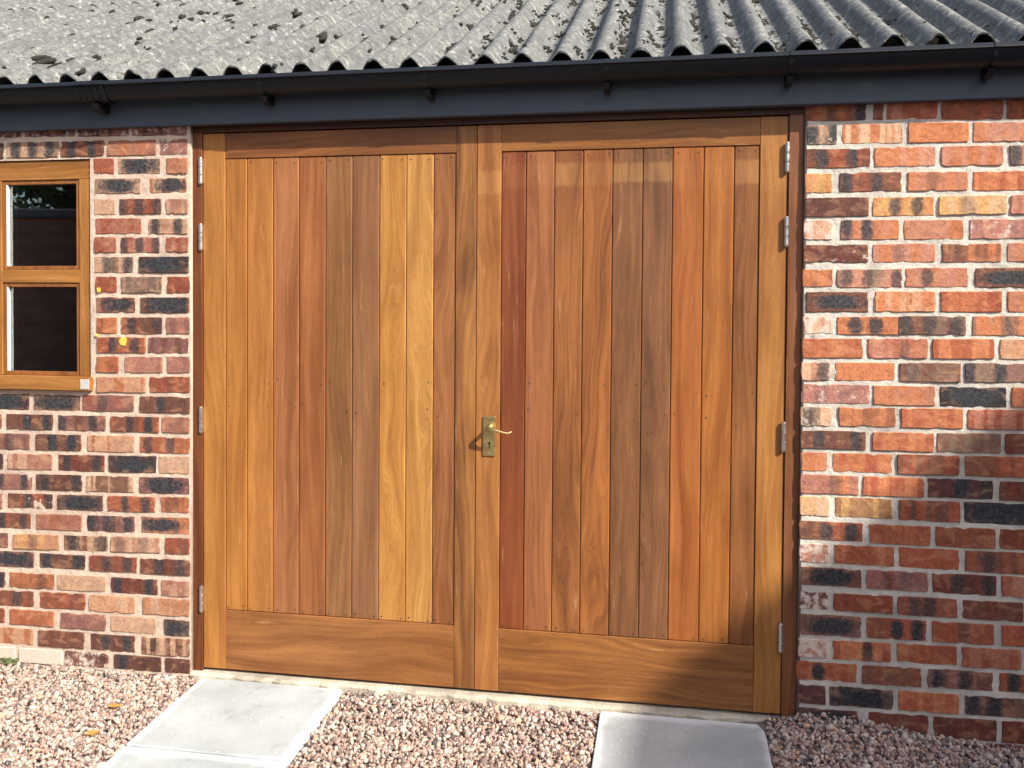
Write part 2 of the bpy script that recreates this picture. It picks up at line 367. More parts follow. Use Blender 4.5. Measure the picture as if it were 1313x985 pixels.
# one line for each course: left/right y of its top and bottom edge, then the bricks: x0 x1 tones [s = round burnt marks] [l = long burnt mark] [w = lime]
RIGHT = [(1013, 120, R_TILE, 90, 1300, """
45 30 153 138|88 430 RB s400;465 525 RB;540 828 RP;850 1195 RB;1218 1560 RD
175 160 285 270|95 262 GC s120,245 w.3;295 632 OC;665 1003 OO;1030 1400 PO
310 292 418 400|93 450 BR s180,350;475 815 PO;850 1198 OP;1238 1590 PG s1265
450 435 557 540|85 238 YO;278 625 BR s320,490;662 998 OP s800,800,f;1028 1380 OR
590 570 693 675|83 442 MB w.15;465 808 YO s715,590;838 1218 YC s990,f;1240 1590 PR
712 705 820 815|80 240 PC w.55;285 612 OP s320,432;640 978 OP;1010 1400 PV w.3
850 840 950 945|75 438 MD w.2;465 815 PO s610,f;852 1188 OB s920,f;1220 1570 PO"""),
 (1013, 340, R_TILE, 75, 1300, """
25 15 122 125|72 240 OB;265 632 GP s320,440,600;650 1003 PO s770;1040 1400 BB l1230
150 148 262 262|92 440 BB l270;478 818 OC;848 1190 RO;1225 1580 OP
290 285 385 395|72 235 PC w.6;265 605 OO s365,480;610 990 BG s650,780,930;1025 1400 OG s1250,f
412 415 520 525|68 408 OR;440 775 PR s640,f;800 1148 OR;1180 1530 CO
545 555 645 660|65 225 PC s185;255 590 OO;615 958 BG s680,f;985 1340 GV s1010,1180
670 688 775 798|63 445 VP w.25;468 815 OP;845 1215 KK l1030;1245 1600 RO
795 815 900 925|60 235 CG s100 w.3;275 592 OB;625 970 OR;1000 1370 RP
930 950 1028 1062|60 425 BM s160,370;465 808 OR;828 1185 GB w.1;1210 1560 DB"""),
 (1013, 560, R_TILE, 65, 1300, """
88 115 190 228|60 210 OP;240 575 OR;605 950 RB;985 1340 RB
210 255 315 362|60 385 OV s255,f;410 752 RO;775 1140 MK s960;1178 1530 DB
335 380 440 500|56 220 CY;255 578 YB;612 955 RB;975 1340 KK l1150
475 525 575 640|53 410 BR s200,345;445 788 RO;818 1155 RB;1180 1530 RD
600 655 700 775|53 218 PV w.5;250 585 RO w.05;612 952 RR;985 1340 BR s1120
730 790 830 905|62 400 BB l230;430 775 VR s550,650,f;800 1162 DM s940,1110;1190 1540 RP"""),
 (1013, 760, R_TILE, 50, 1300, """
-5 60 90 165|53 212 MV w.55;245 578 DR;605 940 RB s700,780;970 1310 DB
120 190 235 305|58 400 BG l230;430 768 RB s600,715;800 1145 RB;1190 1540 RR
258 325 360 435|46 205 PR w.65;240 565 RO s435;600 938 RO;965 1300 RP
385 462 490 565|38 375 RO s160;405 738 BR;775 1140 BV s830,980;1175 1520 RB s1260
515 600 620 710|40 200 MM;222 578 KG l400;612 950 RO;985 1320 BG s1025,1150
645 730 760 850|46 380 MK l210;440 778 DB;805 1160 DM;1190 1540 DD
776 862 880 968|40 205 DB;240 570 DM;600 940 DB;975 1310 DD""")]
LEFT = [(0, 160, L_TILE, 0, 1210, """
-25 -42 82 64|-150 130 MV w.3;160 480 MV w.35;500 830 MV w.35;855 1205 VM w.35
118 90 216 190|-250 20 KB s-100;45 375 CG s100,210,320;395 670 BR s460,595;695 1010 OP;1030 1212 VP w.3
226 215 322 315|606 735 RR;762 1035 CG l900;1080 1212 OP w.1
348 345 448 440|614 908 CG l765;965 1205 OC l1105
482 480 588 575|608 742 CC;775 1040 RB s790,900,1020;1075 1212 CP
610 605 708 705|615 912 RP;965 1215 CR s1005,1150
728 728 828 825|608 748 RP;780 1028 RP s800,900,1010;1075 1215 RP
855 855 958 958|608 860 CB s695,825;898 1220 KB l1060"""),
 (0, 350, L_TILE, 0, 1220, """
25 25 125 130|616 752 RR;785 1045 GC s840,f;1080 1224 RD
160 158 255 255|623 872 BP l765;910 1224 KB l1080
290 288 390 395|623 758 OR;780 1045 BR s855,1020;1075 1224 VP
418 420 518 522|626 938 RO s730,870;955 1218 VB
545 545 642 648|623 765 OR;808 1050 PV;1080 1226 PV
674 676 770 778|626 945 OC;965 1226 RB
785 805 880 910|-100 185 KM l40;215 520 GB l350;530 865 VR s660,f;905 1226 BM s1040"""),
 (0, 530, L_TILE, 0, 1222, """
5 30 100 130|-260 8 BR;45 338 BM s180,300;378 680 BV s400,600;715 1028 RB s840,960;1050 1226 PB
130 160 230 265|-110 188 VB s60,f;230 522 BM s340,465;565 870 OC;905 1226 OR s955,1100
262 285 360 395|-260 15 MK;48 338 PC;375 672 BD s430,620;702 1010 KM l860;1030 1226 CC
392 420 490 525|-110 205 VP s0,155;230 528 BM s290,490;558 865 CB;900 1222 MV l1060
520 548 615 648|-260 12 PV;48 338 BR s180,310;368 662 GM l520;695 1002 OR s810,940;1040 1224 OB
645 680 740 790|-110 195 BR s10,150;235 525 PR;562 872 VM s590,690,825;910 1224 OG l1040
778 812 872 912|-260 50 MV;85 380 YP s215,f;412 698 BC s470,650;718 1035 CP s780,930,f;1070 1226 RB"""),
 (0, 700, L_TILE, 0, 1225, """
35 95 130 195|-110 220 KV l60;252 548 BM s300,500;578 885 RB s695,825;908 1228 BD s1030,1165
170 230 265 330|-260 30 MB s0;62 348 OB;370 685 CC;718 1020 DB s760,960;1045 1228 PC
288 350 388 460|-110 215 BR s110;255 548 RB;575 870 CO;925 1226 CO
405 485 500 590|-260 25 RB;65 345 OR;395 680 VP;715 1010 CC;1060 1224 KG l1140
530 610 630 720|-110 215 OC;250 542 BD;582 872 BM s680,820;920 1228 BC s1000,f
652 740 742 830|-130 102 CG w1.5;122 402 CG w1.15;420 700 MV w.45;735 1040 MB s790;1065 1228 MB
770 850 860 945|-110 220 MB;250 545 DB;580 880 MB;910 1228 DM""")]

def brick_mesh(cor, depth):
    """cor: 4 front corners (x,z) bl br tr tl about the origin; worn outline, eased arris"""
    rnd = random.uniform; out = []
    for k in range(4):
        a, b = Vector(cor[k]), Vector(cor[(k+1) % 4]); n = 10 if k % 2 == 0 else 4
        nrm = Vector((-(b-a).y, (b-a).x)).normalized()
        bow = rnd(-.0012, .0012)
        for i in range(n):
            if i == 0:
                p = a + (Vector((0, 0))-a).normalized()*rnd(-.001, .003)
            else:
                u = (i+rnd(-.3, .3))/n
                p = a.lerp(b, u) + nrm*(rnd(-.0016, .0004) + bow*math.sin(u*math.pi))
                if random.random() < .10: p += nrm*rnd(.002, .0055)
            out.append(p)
    bm = bmesh.new(); n = len(out); sh = .0016
    f0 = [bm.verts.new((p.x - math.copysign(sh, p.x)*1.1, 0, p.y - math.copysign(sh, p.y))) for p in out]
    f1 = [bm.verts.new((p.x, .0022 + rnd(-.0008, .0014), p.y)) for p in out]
    f2 = [bm.verts.new((p.x, depth, p.y)) for p in out]
    bm.faces.new(f0)
    for a, b in ((f0, f1), (f1, f2)):
        for k in range(n): bm.faces.new((a[(k+1) % n], a[k], b[k], b[(k+1) % n]))
    bmesh.ops.recalc_face_normals(bm, faces=bm.faces[:])
    return bm_mesh(bm)
def brick_tone(k, a):
    g, f, m = GREY; return [float(v) for v in lin(*[u*(1-f)+w*f for u, w in zip(TONES[k], g)], a*m)]
def add_brick(parent, cor, spec, marks=(), long=None, lime=0.0, faint=False, jut=None):
    cx = sum(p[0] for p in cor)/4; cz = sum(p[1] for p in cor)/4
    o = link('brick', brick_mesh([(p[0]-cx, p[1]-cz) for p in cor], .10), M['brick'], parent, (cx, random.uniform(-.0025, .0025) if jut is None else jut, cz))
    j = random.uniform(.88, 1.12)
    o['tone_a'] = brick_tone(spec[0], ALB*j); o['tone_b'] = brick_tone(spec[1], ALB*random.uniform(.88, 1.12))
    o['band'] = random.uniform(.35, .95); o['lime'] = float(lime)
    ml = [float(m-cx) for m in marks][:3]
    o['mark_w'], o['mark_h'], o['mark_s'] = random.uniform(.021, .028), random.uniform(.034, .046), (.45 if faint else random.uniform(.75, .97))
    if long is not None:
        ml = [float(long-cx)]; o['mark_w'] = abs(cor[1][0]-cor[0][0])*.44; o['mark_h'] = random.uniform(.026, .036); o['mark_s'] = .96
    if not ml: o['mark_s'] = 0.0
    while len(ml) < 3: ml.append(ml[-1] if ml else 9.0)
    for k in range(3): o['mark_%d' % (k+1)] = ml[k]
    return o
def rand_spec():
    s = random.choice(['RO', 'OR', 'BR', 'RB', 'OP', 'PV', 'BM', 'MB', 'CP', 'GB', 'KB'])
    return s
def lay(parent, tiles, side):
    global GREY
    GREY = ((146, 112, 99), .18, .82) if side < 0 else ((208, 164, 138), .10, 1.04)
    pitch = .240
    for ox, oy, sc, xl, xr, txt in tiles:
        for row in txt.strip().split('\n'):
            head, body = row.split('|'); tl, tr, bl, br = [float(v) for v in head.split()]
            def W(x, top):
                f = (x-xl)/(xr-xl); yy = (tl+(tr-tl)*f) if top else (bl+(br-bl)*f)
                p = on_y(ox+sc*x, oy+sc*yy, 0.0); return (p.x, p.z)
            ends = []
            for b in body.split(';'):
                w = b.split(); x0, x1 = float(w[0]), float(w[1]); marks, lng, lime, faint = [], None, 0.0, False
                ym = (tl+tr+bl+br)/4
                for e in w[3:]:
                    if e[0] == 's':
                        for q in e[1:].split(','):
                            if q == 'f': faint = True
                            else: marks.append(on_y(ox+sc*float(q), oy+sc*ym, 0).x)
                    elif e[0] == 'l': lng = on_y(ox+sc*float(e[1:]), oy+sc*ym, 0).x
                    elif e[0] == 'w': lime = float(e[1:])
                cor = [W(x0, False), W(x1, False), W(x1, True), W(x0, True)]
                jz = random.uniform(-.0012, .0012); cor = [(a, c+jz) for a, c in cor]
                add_brick(parent, cor, w[2], marks, lng, lime, faint); ends.append(cor)
            # the course goes on past the edge of the photograph
            if side > 0: edge = max(c[1][0] for c in ends); last = max(ends, key=lambda c: c[1][0])
            else: edge = min(c[0][0] for c in ends); last = min(ends, key=lambda c: c[0][0])
            zb, zt = (last[0][1]+last[1][1])/2, (last[2][1]+last[3][1])/2
            slope = (last[1][1]-last[0][1])/max(.02, last[1][0]-last[0][0]); slope = max(-.02, min(.02, slope))
            for k in range(9):
                ln = random.uniform(.222, .232)
                if side > 0: a = edge+.011; b = a+ln; edge = b; lim = b > 2.28; b = min(b, 2.288)
                else: b = edge-.011; a = b-ln; edge = a; lim = a < -3.78; a = max(a, -3.79)
                if b-a < .04: break
                hit = side < 0 and b > WX0-.02 and zt > WZ0+.006 and zb < WZ1-.006   # the window opening
                if hit:
                    if a > WX0: continue
                    b = WX0-.012
                    if b-a < .05: continue
                cor = [(a, zb), (b, zb), (b, zt), (a, zt)]; s = rand_spec()
                mk = [a+.07, b-.07] if random.random() < .35 else []
                add_brick(parent, cor, s, mk, (a+b)/2 if (s[0] == 'K') else None, 0.0)
                if lim: break
WX0, WX1, WZ0, WZ1 = -3.345, -2.405, 1.180, 2.166       # window opening
wall_l = tag(empty('brick_wall'), 'multicoloured old brick wall with cream mortar around the small wooden window', 'wall')
wall_r = tag(empty('brick_wall'), 'orange red brick wall with burnt black bricks, partly in shade, beside the door leaf with handle', 'wall')
def vnoise(U, V, cell, seed):
    r = np.random.default_rng(seed); g = r.uniform(-1, 1, (int((U.max()-U.min())/cell)+4, int((V.max()-V.min())/cell)+4))
    u, v = (U-U.min())/cell, (V-V.min())/cell; i, j = u.astype(int), v.astype(int); a, b = u-i, v-j; a, b = a*a*(3-2*a), b*b*(3-2*b)
    return (g[i, j]*(1-a)*(1-b)+g[i+1, j]*a*(1-b)+g[i, j+1]*(1-a)*b+g[i+1, j+1]*a*b)
def mortar(name, boxes, mat, parent):
    vs_, fs_, off = [], [], 0
    for k, (x0, x1, z0, z1) in enumerate(boxes):
        fine = x1 > -2.95 and x0 < 1.6
        st = .0075 if fine else .03
        xs = np.linspace(x0, x1, max(2, int((x1-x0)/st))); zs = np.linspace(z0, z1, max(2, int((z1-z0)/st))); nz = len(zs)
        X, Z = np.meshgrid(xs, zs, indexing='ij')
        Y = .0042 + .0013*vnoise(X, Z, .014, 5+k) + .0012*vnoise(X, Z, .040, 25+k) + .0010*vnoise(X, Z, .13, 45+k)
        e = np.zeros_like(Y, bool); e[0] = e[-1] = True; e[:, 0] = e[:, -1] = True; Y[e] = .0045
        v = np.stack([X, Y, Z], -1).reshape(-1, 3); i, j = np.meshgrid(np.arange(len(xs)-1), np.arange(nz-1), indexing='ij'); a = (i*nz+j).ravel()
        vs_.append(v); fs_.append(np.stack([a, a+nz, a+nz+1, a+1], -1)+off); off += len(v)
        bx = np.array([(x, y, z) for x in (x0, x1) for y in (.0045, .22) for z in (z0, z1)])
        vs_.append(bx); fs_.append(np.array([(2, 3, 7, 6), (0, 1, 3, 2), (4, 6, 7, 5), (0, 2, 6, 4), (1, 5, 7, 3)])+off); off += 8
    return link(name, np_mesh(np.concatenate(vs_), np.concatenate(fs_)), mat, parent)
mortar('mortar', [(-3.80, WX0, -.2, 2.42), (WX1, -1.944, -.2, 2.42), (WX0, WX1, -.2, WZ0), (WX0, WX1, WZ1, 2.42)], M['mortar_l'], wall_l)
mortar('mortar', [(.500, 2.30, -.2, 2.42)], M['mortar_r'], wall_r)
lay(wall_l, LEFT, -1); lay(wall_r, RIGHT, 1)
# whitewashed remnant at the foot of the left wall
def blob_plate(name, cx, cz, w, h, yf, th, mat, parent, n=26, rough=.25, seed=1):
    r = random.Random(seed); bm = bmesh.new(); a, b = [], []
    for k in range(n):
        t = 2*math.pi*k/n; s = 1 + r.uniform(-rough, rough)
        ex = math.copysign(abs(math.cos(t))**.55, math.cos(t)); ez = math.copysign(abs(math.sin(t))**.55, math.sin(t))
        a.append(bm.verts.new((ex*w/2*s*.97, 0, ez*h/2*s*.93))); b.append(bm.verts.new((ex*w/2*s, th, ez*h/2*s)))
    bm.faces.new(a)
    for k in range(n): bm.faces.new((a[(k+1) % n], a[k], b[k], b[(k+1) % n]))
    bmesh.ops.recalc_face_normals(bm, faces=bm.faces[:])
    return link(name, bm_mesh(bm), mat, parent, (cx, yf, cz))
for px, py, s in ((158, 438, .030), (127, 372, .016), (124, 430, .010)):
    p = on_y(px, py, 0); blob_plate('lichen_patch', p.x, p.z, s, s*1.2, -.0042, .008, M['lichen'], wall_l, 30, .22, px)

# ------------------------------------------------------------------ outbuilding shell behind the front walls
shell = tag(empty('outbuilding_shell'), 'dim inside of the outbuilding seen through the window panes', 'building')
block('back_wall', -3.79, 2.29, 6.6, 6.8, -.2, 2.4, M['room'], shell)
block('side_wall', -3.79, -3.60, .24, 6.58, -.2, 2.4, M['room'], shell)
block('side_wall', 2.09, 2.29, .24, 6.58, -.2, 2.4, M['room'], shell)
block('floor_slab', -3.59, 2.08, .25, 6.58, -.2, -.01, M['room'], shell)

block('wall_plate', -3.79, 2.29, .012, .2, 2.425, 2.488, M['room'], shell)
for xg in (-3.79, 2.20):
    bm = bmesh.new(); pr = [(.2, 2.41), (3.55, 4.28), (6.8, 2.6), (6.8, 2.41)]; A_ = [bm.verts.new((xg, *q)) for q in pr]; B_ = [bm.verts.new((xg+.09, *q)) for q in pr]
    bm.faces.new(A_); bm.faces.new(B_[::-1])
    for k in range(4): bm.faces.new((A_[k], B_[k], B_[(k+1) % 4], A_[(k+1) % 4]))
    bmesh.ops.recalc_face_normals(bm, faces=bm.faces[:]); link('gable', bm_mesh(bm), M['room'], shell)

# ------------------------------------------------------------------ door frame and threshold
WALB = .70
def wood_tone(c, k):
    c = [u*.90+w*.10 for u, w in zip(c, (184, 118, 68))]      # the boards come from the same timber
    r, g, b = lin(*c, WALB*k); return [r, g*1.02, b*.95]
def wood_piece(o, a, b, fig=.5, strip=None):
    o['tone_a'] = wood_tone(a, 1.16); o['tone_b'] = wood_tone(b, .88); o['figure'] = float(fig)
    if strip: o['strip'], o['strip_width'], o['strip_gain'] = float(strip[0]-o.location.z), float(strip[1]), float(strip[2])
    else: o['strip'], o['strip_width'], o['strip_gain'] = 50.0, .01, 0.0
    return o
FY, DY, BY = .018, .024, .0285       # faces of frame, of stiles and rails, of boards
KD = (CAM_D+.024)/(CAM_D+.036)
def kx(x): return x*KD
def kz(z): return CAM_H+(z-CAM_H)*KD
frame = tag(empty('door_frame'), 'dark reddish brown timber frame around the double garage doors', 'door frame')
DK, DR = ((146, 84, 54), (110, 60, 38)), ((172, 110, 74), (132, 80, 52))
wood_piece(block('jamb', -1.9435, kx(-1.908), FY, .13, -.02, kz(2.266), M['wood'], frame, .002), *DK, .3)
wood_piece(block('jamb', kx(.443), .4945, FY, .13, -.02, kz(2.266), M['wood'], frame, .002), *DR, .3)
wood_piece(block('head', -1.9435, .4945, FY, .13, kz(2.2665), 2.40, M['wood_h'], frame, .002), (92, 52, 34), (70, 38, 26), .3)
wood_piece(block('door_stop', -1.90, .44, .09, .12, 2.20, kz(2.266)-.001, M['wood_h'], frame), *DK, .3)
sl_bm = bmesh.new(); zz = np.linspace(.0, 2.40, 40)
tube_bm(sl_bm, [(.4995+random.uniform(-.0012, .0012), .0095+random.uniform(-.002, .002), z) for z in zz], [random.uniform(.0060, .0080) for _ in zz], 8)
link('sealant_bead', bm_mesh(sl_bm, True), M['sealant'], frame)

def threshold_mesh():
    bm = bmesh.new(); n = 60; rows = []
    for i in range(n+1):
        x = -1.945 + (2.45)*i/n; yf = -.012 + random.uniform(-.012, .010)
        rows.append([bm.verts.new(v) for v in ((x, yf, -.05), (x, yf+.002, .006+random.uniform(-.003, .003)), (x, yf+.016, .014+random.uniform(-.001, .001)), (x, .2, .016), (x, .2, -.05))])
    for a, b in zip(rows, rows[1:]):
        for k in range(4): bm.faces.new((a[k], a[k+1], b[k+1], b[k]))
    bmesh.ops.recalc_face_normals(bm, faces=bm.faces[:])
    return bm_mesh(bm)
tag(link('threshold', threshold_mesh(), M['threshold']), 'narrow pale concrete threshold strip under the wooden doors', 'threshold')

# ------------------------------------------------------------------ door leaves
Z0, Z1, ZBB, ZBT = kz(.022), kz(2.262), kz(.272), kz(2.158)
def hinge(parent, x, z):
    bm = bmesh.new(); L = .103
    segs = [(-L/2, -L/6-.0012), (-L/6+.0012, L/6-.0012), (L/6+.0012, L/2)]
    for a, b in segs: tube_bm(bm, [(0, 0, a), (0, 0, a+.001), (0, 0, b-.001), (0, 0, b)], [.0072, .0084, .0084, .0072], 14)
    tube_bm(bm, [(0, 0, -L/2), (0, 0, L/2)], .0052, 10)
    tube_bm(bm, [(0, 0, L/2), (0, 0, L/2+.004), (0, 0, L/2+.006)], [.0066, .0060, .002], 12)
    tube_bm(bm, [(0, 0, -L/2-.006), (0, 0, -L/2-.004), (0, 0, -L/2)], [.002, .0060, .0066], 12)
    box_bm(.012, .020, L*.98, .0, 1, bm, (0, .010, 0))
    me = bm_mesh(bm); k = link('hinge', me, M['steel'], parent, (x, FY-.0035, z))
    return k
nail_me = None
def nail(parent, x, z, y):
    global nail_me
    if nail_me is None:
        bm = bmesh.new(); bmesh.ops.create_cone(bm, cap_ends=True, segments=8, radius1=.0027, radius2=.0027, depth=.003, matrix=Matrix.Rotation(math.pi/2, 4, 'X')); nail_me = bm_mesh(bm); nail_me.materials.append(M['nail'])
    o = bpy.data.objects.new('nail', nail_me); C.objects.link(o); o.parent = parent; o.location = (x, y+.0008, z)
def leaf(label, xa, s1, edges, s2, xb, tones, stile_t, rail_t, strips, hx, strip_stiles):
    xa, s1, s2, xb = kx(xa), kx(s1), kx(s2), kx(xb); edges = [kx(e) for e in edges]; hx = kx(hx)
    L = tag(empty('garage_door_leaf', (0, 0, 0)), label, 'garage door', 'pair of hardwood garage door leaves')
    o = wood_piece(block('stile', xa, s1-.0004, DY, DY+.05, Z0, Z1, M['wood'], L, .0016), *stile_t[0], strip=strip_stiles[0])
    o = wood_piece(block('stile', s2+.0004, xb, DY, DY+.05, Z0, Z1, M['wood'], L, .0016), *stile_t[1], strip=strip_stiles[1])
    wood_piece(block('rail', s1+.0003, s2-.0003, DY+.0006, DY+.05, ZBT, Z1, M['wood_h'], L, .0016), *rail_t[0])
    wood_piece(block('rail', s1+.0003, s2-.0003, DY+.0006, DY+.05, Z0, ZBB, M['wood_h'], L, .0016), *rail_t[1])
    bk = block('backing', s1-.02, s2+.02, DY+.022, DY+.046, ZBB-.02, ZBT+.02, M['wood'], L); wood_piece(bk, (70, 38, 24), (50, 28, 18), .2)
    xs = [s1] + edges + [s2]
    for i, t in enumerate(tones):
        a, b = xs[i]+.0011, xs[i+1]-.0011
        o = block('board', a, b, BY + random.uniform(-.0008, .0008), DY+.021, ZBB+.0012, ZBT-.0012, M['wood'], L, .0030)
        wood_piece(o, t[0], t[1], t[2], strips.get(i))
        for zz_ in (ZBB+.016, ZBT-.02):
            for xx in (a+.016, b-.016):
                if random.random() < .75: nail(L, xx+random.uniform(-.004, .004), zz_+random.uniform(-.005, .005), BY-.001)
        for zz_ in (1.235, 1.13):
            if random.random() < .85: nail(L, random.choice((a+.018, b-.018))+random.uniform(-.004, .004), zz_+random.uniform(-.02, .02), BY-.001)
    for z in (2.106, 1.832, 1.072, .320): hinge(L, hx, z)
    return L
left_leaf = leaf('hardwood garage door leaf without a handle, with golden and brown boards', -1.905, -1.807,
    [-1.7115, -1.5975, -1.484, -1.369, -1.255, -1.1405, -1.028, -.9155], -.823, -.7405,
    [((204, 138, 72), (184, 116, 56), .35), ((208, 142, 78), (190, 118, 60), .45), ((190, 126, 84), (166, 101, 65), .4),
     ((186, 118, 74), (162, 96, 58), .3), ((170, 120, 80), (146, 98, 62), .5), ((168, 118, 84), (146, 98, 68), .3),
     ((226, 164, 90), (204, 136, 68), .8), ((230, 172, 100), (206, 142, 74), .9), ((186, 124, 80), (158, 98, 60), .7)],
    [((212, 148, 80), (188, 120, 60), .6), ((192, 132, 76), (136, 86, 52), .5)],
    [((176, 112, 66), (140, 86, 50), .5), ((184, 122, 72), (150, 94, 54), .45)], {}, -1.9105, [None, None])
SW = .048
right_leaf = leaf('hardwood garage door leaf with brass lever handle and a dark red board', -.7375, -.641,
    [-.5435, -.4315, -.320, -.207, -.092, .020, .1355, .2475], .3405, .440,
    [((160, 88, 54), (136, 66, 38), .25), ((190, 122, 82), (164, 98, 62), .3), ((186, 118, 68), (142, 86, 52), .8),
     ((190, 118, 64), (144, 84, 48), 1.0), ((160, 108, 72), (122, 80, 52), .6), ((160, 108, 74), (120, 80, 56), .7),
     ((200, 122, 64), (174, 96, 46), .3), ((204, 130, 64), (178, 102, 48), .4), ((172, 112, 66), (138, 82, 46), .4)],
    [((206, 140, 80), (170, 104, 58), .6), ((206, 142, 76), (180, 114, 58), .4)],
    [((190, 126, 66), (160, 98, 48), .4), ((188, 124, 68), (146, 90, 50), .6)],
    {0: (2.058, SW, .10), 1: (2.060, SW, .16), 2: (2.062, SW, .45), 3: (2.062, SW, .22), 4: (2.064, SW-.008, .50), 5: (2.064, SW-.008, .46), 6: (2.05, SW, .12), 7: (2.05, SW, .10), 8: (2.058, SW, .55)},
    .4375, [(2.036, SW, .42), (2.03, SW, .12)])
# brass lever handle, a part of the right leaf
hp = Vector((kx(-.683), DY, kz(1.038)))
plate_bm = box_bm(.050, .006, .156, .0022, 2, None, (0, -.003, 0))
plate = link('handle_plate', bm_mesh(plate_bm), M['brass'], right_leaf, hp)
kb = bmesh.new()
bmesh.ops.create_cone(kb, cap_ends=True, segments=14, radius1=.0046, radius2=.0046, depth=.0016, matrix=Matrix.Translation((.002, -.0062, -.027)) @ Matrix.Rotation(math.pi/2, 4, 'X'))
box_bm(.0042, .0016, .018, 0, 1, kb, (.002, -.0062, -.037))
link('keyhole', bm_mesh(kb), M['black'], plate)
lb = bmesh.new()
tube_bm(lb, [(.004, -.005, .036), (.004, -.014, .036), (.004, -.018, .036)], [.0135, .0125, .009], 16)
tube_bm(lb, [(.004, -.014, .036), (.004, -.040, .036), (.006, -.052, .036), (.016, -.058, .035), (.040, -.060, .030), (.070, -.058, .022), (.086, -.056, .020), (.094, -.052, .024), (.096, -.050, .029)],
        [.0085, .0078, .0078, .0072, .0052, .0044, .0042, .0038, .0026], 12)
link('lever', bm_mesh(lb, True), M['brass'], plate)
for z in (-.070, .070):
    sb = bmesh.new(); bmesh.ops.create_cone(sb, cap_ends=True, segments=12, radius1=.0038, radius2=.0030, depth=.0018, matrix=Matrix.Translation((0, -.0066, z)) @ Matrix.Rotation(math.pi/2, 4, 'X'))
    link('screw', bm_mesh(sb), M['brass'], plate)

# ------------------------------------------------------------------ window
win = tag(empty('window'), 'small oak framed window with dark panes set in the multicoloured brick wall', 'window')
OAK, OAK2 = ((202, 142, 78), (170, 112, 58)), ((180, 118, 68), (146, 90, 50))
YW = .012
def wp_(name, x0, x1, z0, z1, y0, y1, hz, tone=OAK, par=win, bev=.002): return wood_piece(block(name, x0, x1, y0, y1, z0, z1, M['wood_h'] if hz else M['wood'], par, bev), *tone, .5)
wp_('head', WX0+.002, WX1-.002, 2.082, WZ1-.004, YW, .11, True)
wp_('jamb', -2.463, WX1-.002, 1.2435, 2.0815, YW, .11, False)
wp_('jamb', WX0+.002, -3.287, 1.2435, 2.0815, YW, .11, False)
wp_('mullion', -2.915, -2.835, 1.2435, 2.0815, YW, .11, False)
wp_('transom', -2.8345, -2.4635, 1.642, 1.697, YW+.001, .11, True); wp_('transom', -3.2865, -2.9155, 1.642, 1.697, YW+.001, .11, True)
sill = wp_('sill', WX0+.002, WX1+.012, 1.184, 1.243, -.022, .11, True)
link('sill_patch', bm_mesh(box_bm(.040, .0065, .042, .001)), M['lead'], sill, Vector((-2.415, -.0212, 1.212))-sill.location)
for (a, b) in ((-2.8345, -2.4635), (-3.2865, -2.9155)):
    for (z0, z1) in ((1.6975, 2.0815), (1.2435, 1.6415)):
        bm = bmesh.new(); w = .017; cx, cz = (a+b)/2, (z0+z1)/2
        box_bm(w, .04, z1-z0-.001, .0012, 1, bm, (a+w/2-cx, 0, 0)); box_bm(w, .04, z1-z0-.001, .0012, 1, bm, (b-w/2-cx, 0, 0))
        box_bm(b-a-2*w, .0392, w, .0012, 1, bm, (0, 0, z0+w/2-cz)); box_bm(b-a-2*w, .0392, w, .0012, 1, bm, (0, 0, z1-w/2-cz))
        sash = wood_piece(link('sash', bm_mesh(bm), M['wood'], win, (cx, YW+.026, cz)), *OAK2, .4)
        link('pane', bm_mesh(box_bm(b-a-2*w+.004, .0006, z1-z0-2*w+.004, 0, 1, None, (0, -.0036, 0))), M['glass'], sash)
        sp = box_bm(.006, .0150, z1-z0-2*w, .0008, 1, None, (-((b-a)/2-w-.0032), -.0115, 0))  # spacer moved outside the glass, left side only, to show as a sunlit strip
        link('lit_spacer_bar', bm_mesh(sp), M['spacer'], sash)

# ------------------------------------------------------------------ fascia and gutter
fa = extrude_x([(-.030, 2.290), (-.027, 2.287), (.004, 2.287), (.004, 2.480), (-.030, 2.480)], -3.9, 2.4)
tag(link('fascia_board', bm_mesh(fa), M['fascia']), 'long grey blue painted fascia board above the doors', 'fascia')
gut = tag(empty('gutter'), 'black half round rain gutter fixed along the fascia under corrugated roof', 'gutter')
def gut_profile(grow=0.0):
    yc, zc, ry, rz, th = -.090, 2.440, .056+grow, .061+grow, .0028+grow*.3
    out = [(yc + ry*math.cos(t), zc - rz*math.sin(t)) for t in np.linspace(0, math.pi-.16, 21)]
    inn = [(yc + (ry-th)*math.cos(t), zc - (rz-th)*math.sin(t)) for t in np.linspace(math.pi-.06, 0, 21)]
    lip = [(yc-ry-.004, zc-.0105), (yc-ry-.0095, zc-.0085), (yc-ry-.009, zc-.006), (yc-ry+.003, zc+.0095), (yc-ry+.006, zc+.010), (yc-ry+.008, zc+.007), (yc-ry+th, zc-.004)]
    return out + lip + inn
link('channel', bm_mesh(extrude_x(gut_profile(), -3.95, 2.45)), M['gutter'], gut)
def bracket(px, wide=.014, grow=.0035, arm=True):
    p = on_y(px[0], px[1], -.14); k = link('bracket', bm_mesh(extrude_x(gut_profile(grow), p.x-wide/2, p.x+wide/2)), M['gutter'], gut)
    if arm:
        a = extrude_x([(-.0305, 2.440), (-.036, 2.440), (-.036, 2.372), (-.075, 2.362), (-.110, 2.372), (-.095, 2.352), (-.060, 2.345), (-.0305, 2.352)], p.x-.011, p.x+.011)
        link('bracket_arm', bm_mesh(a), M['gutter'], k)
for q in ((333, 95), (545, 88), (777, 80), (1015, 67), (1277, 55)): bracket(q)
p0 = on_y(115, 104, -.14).x
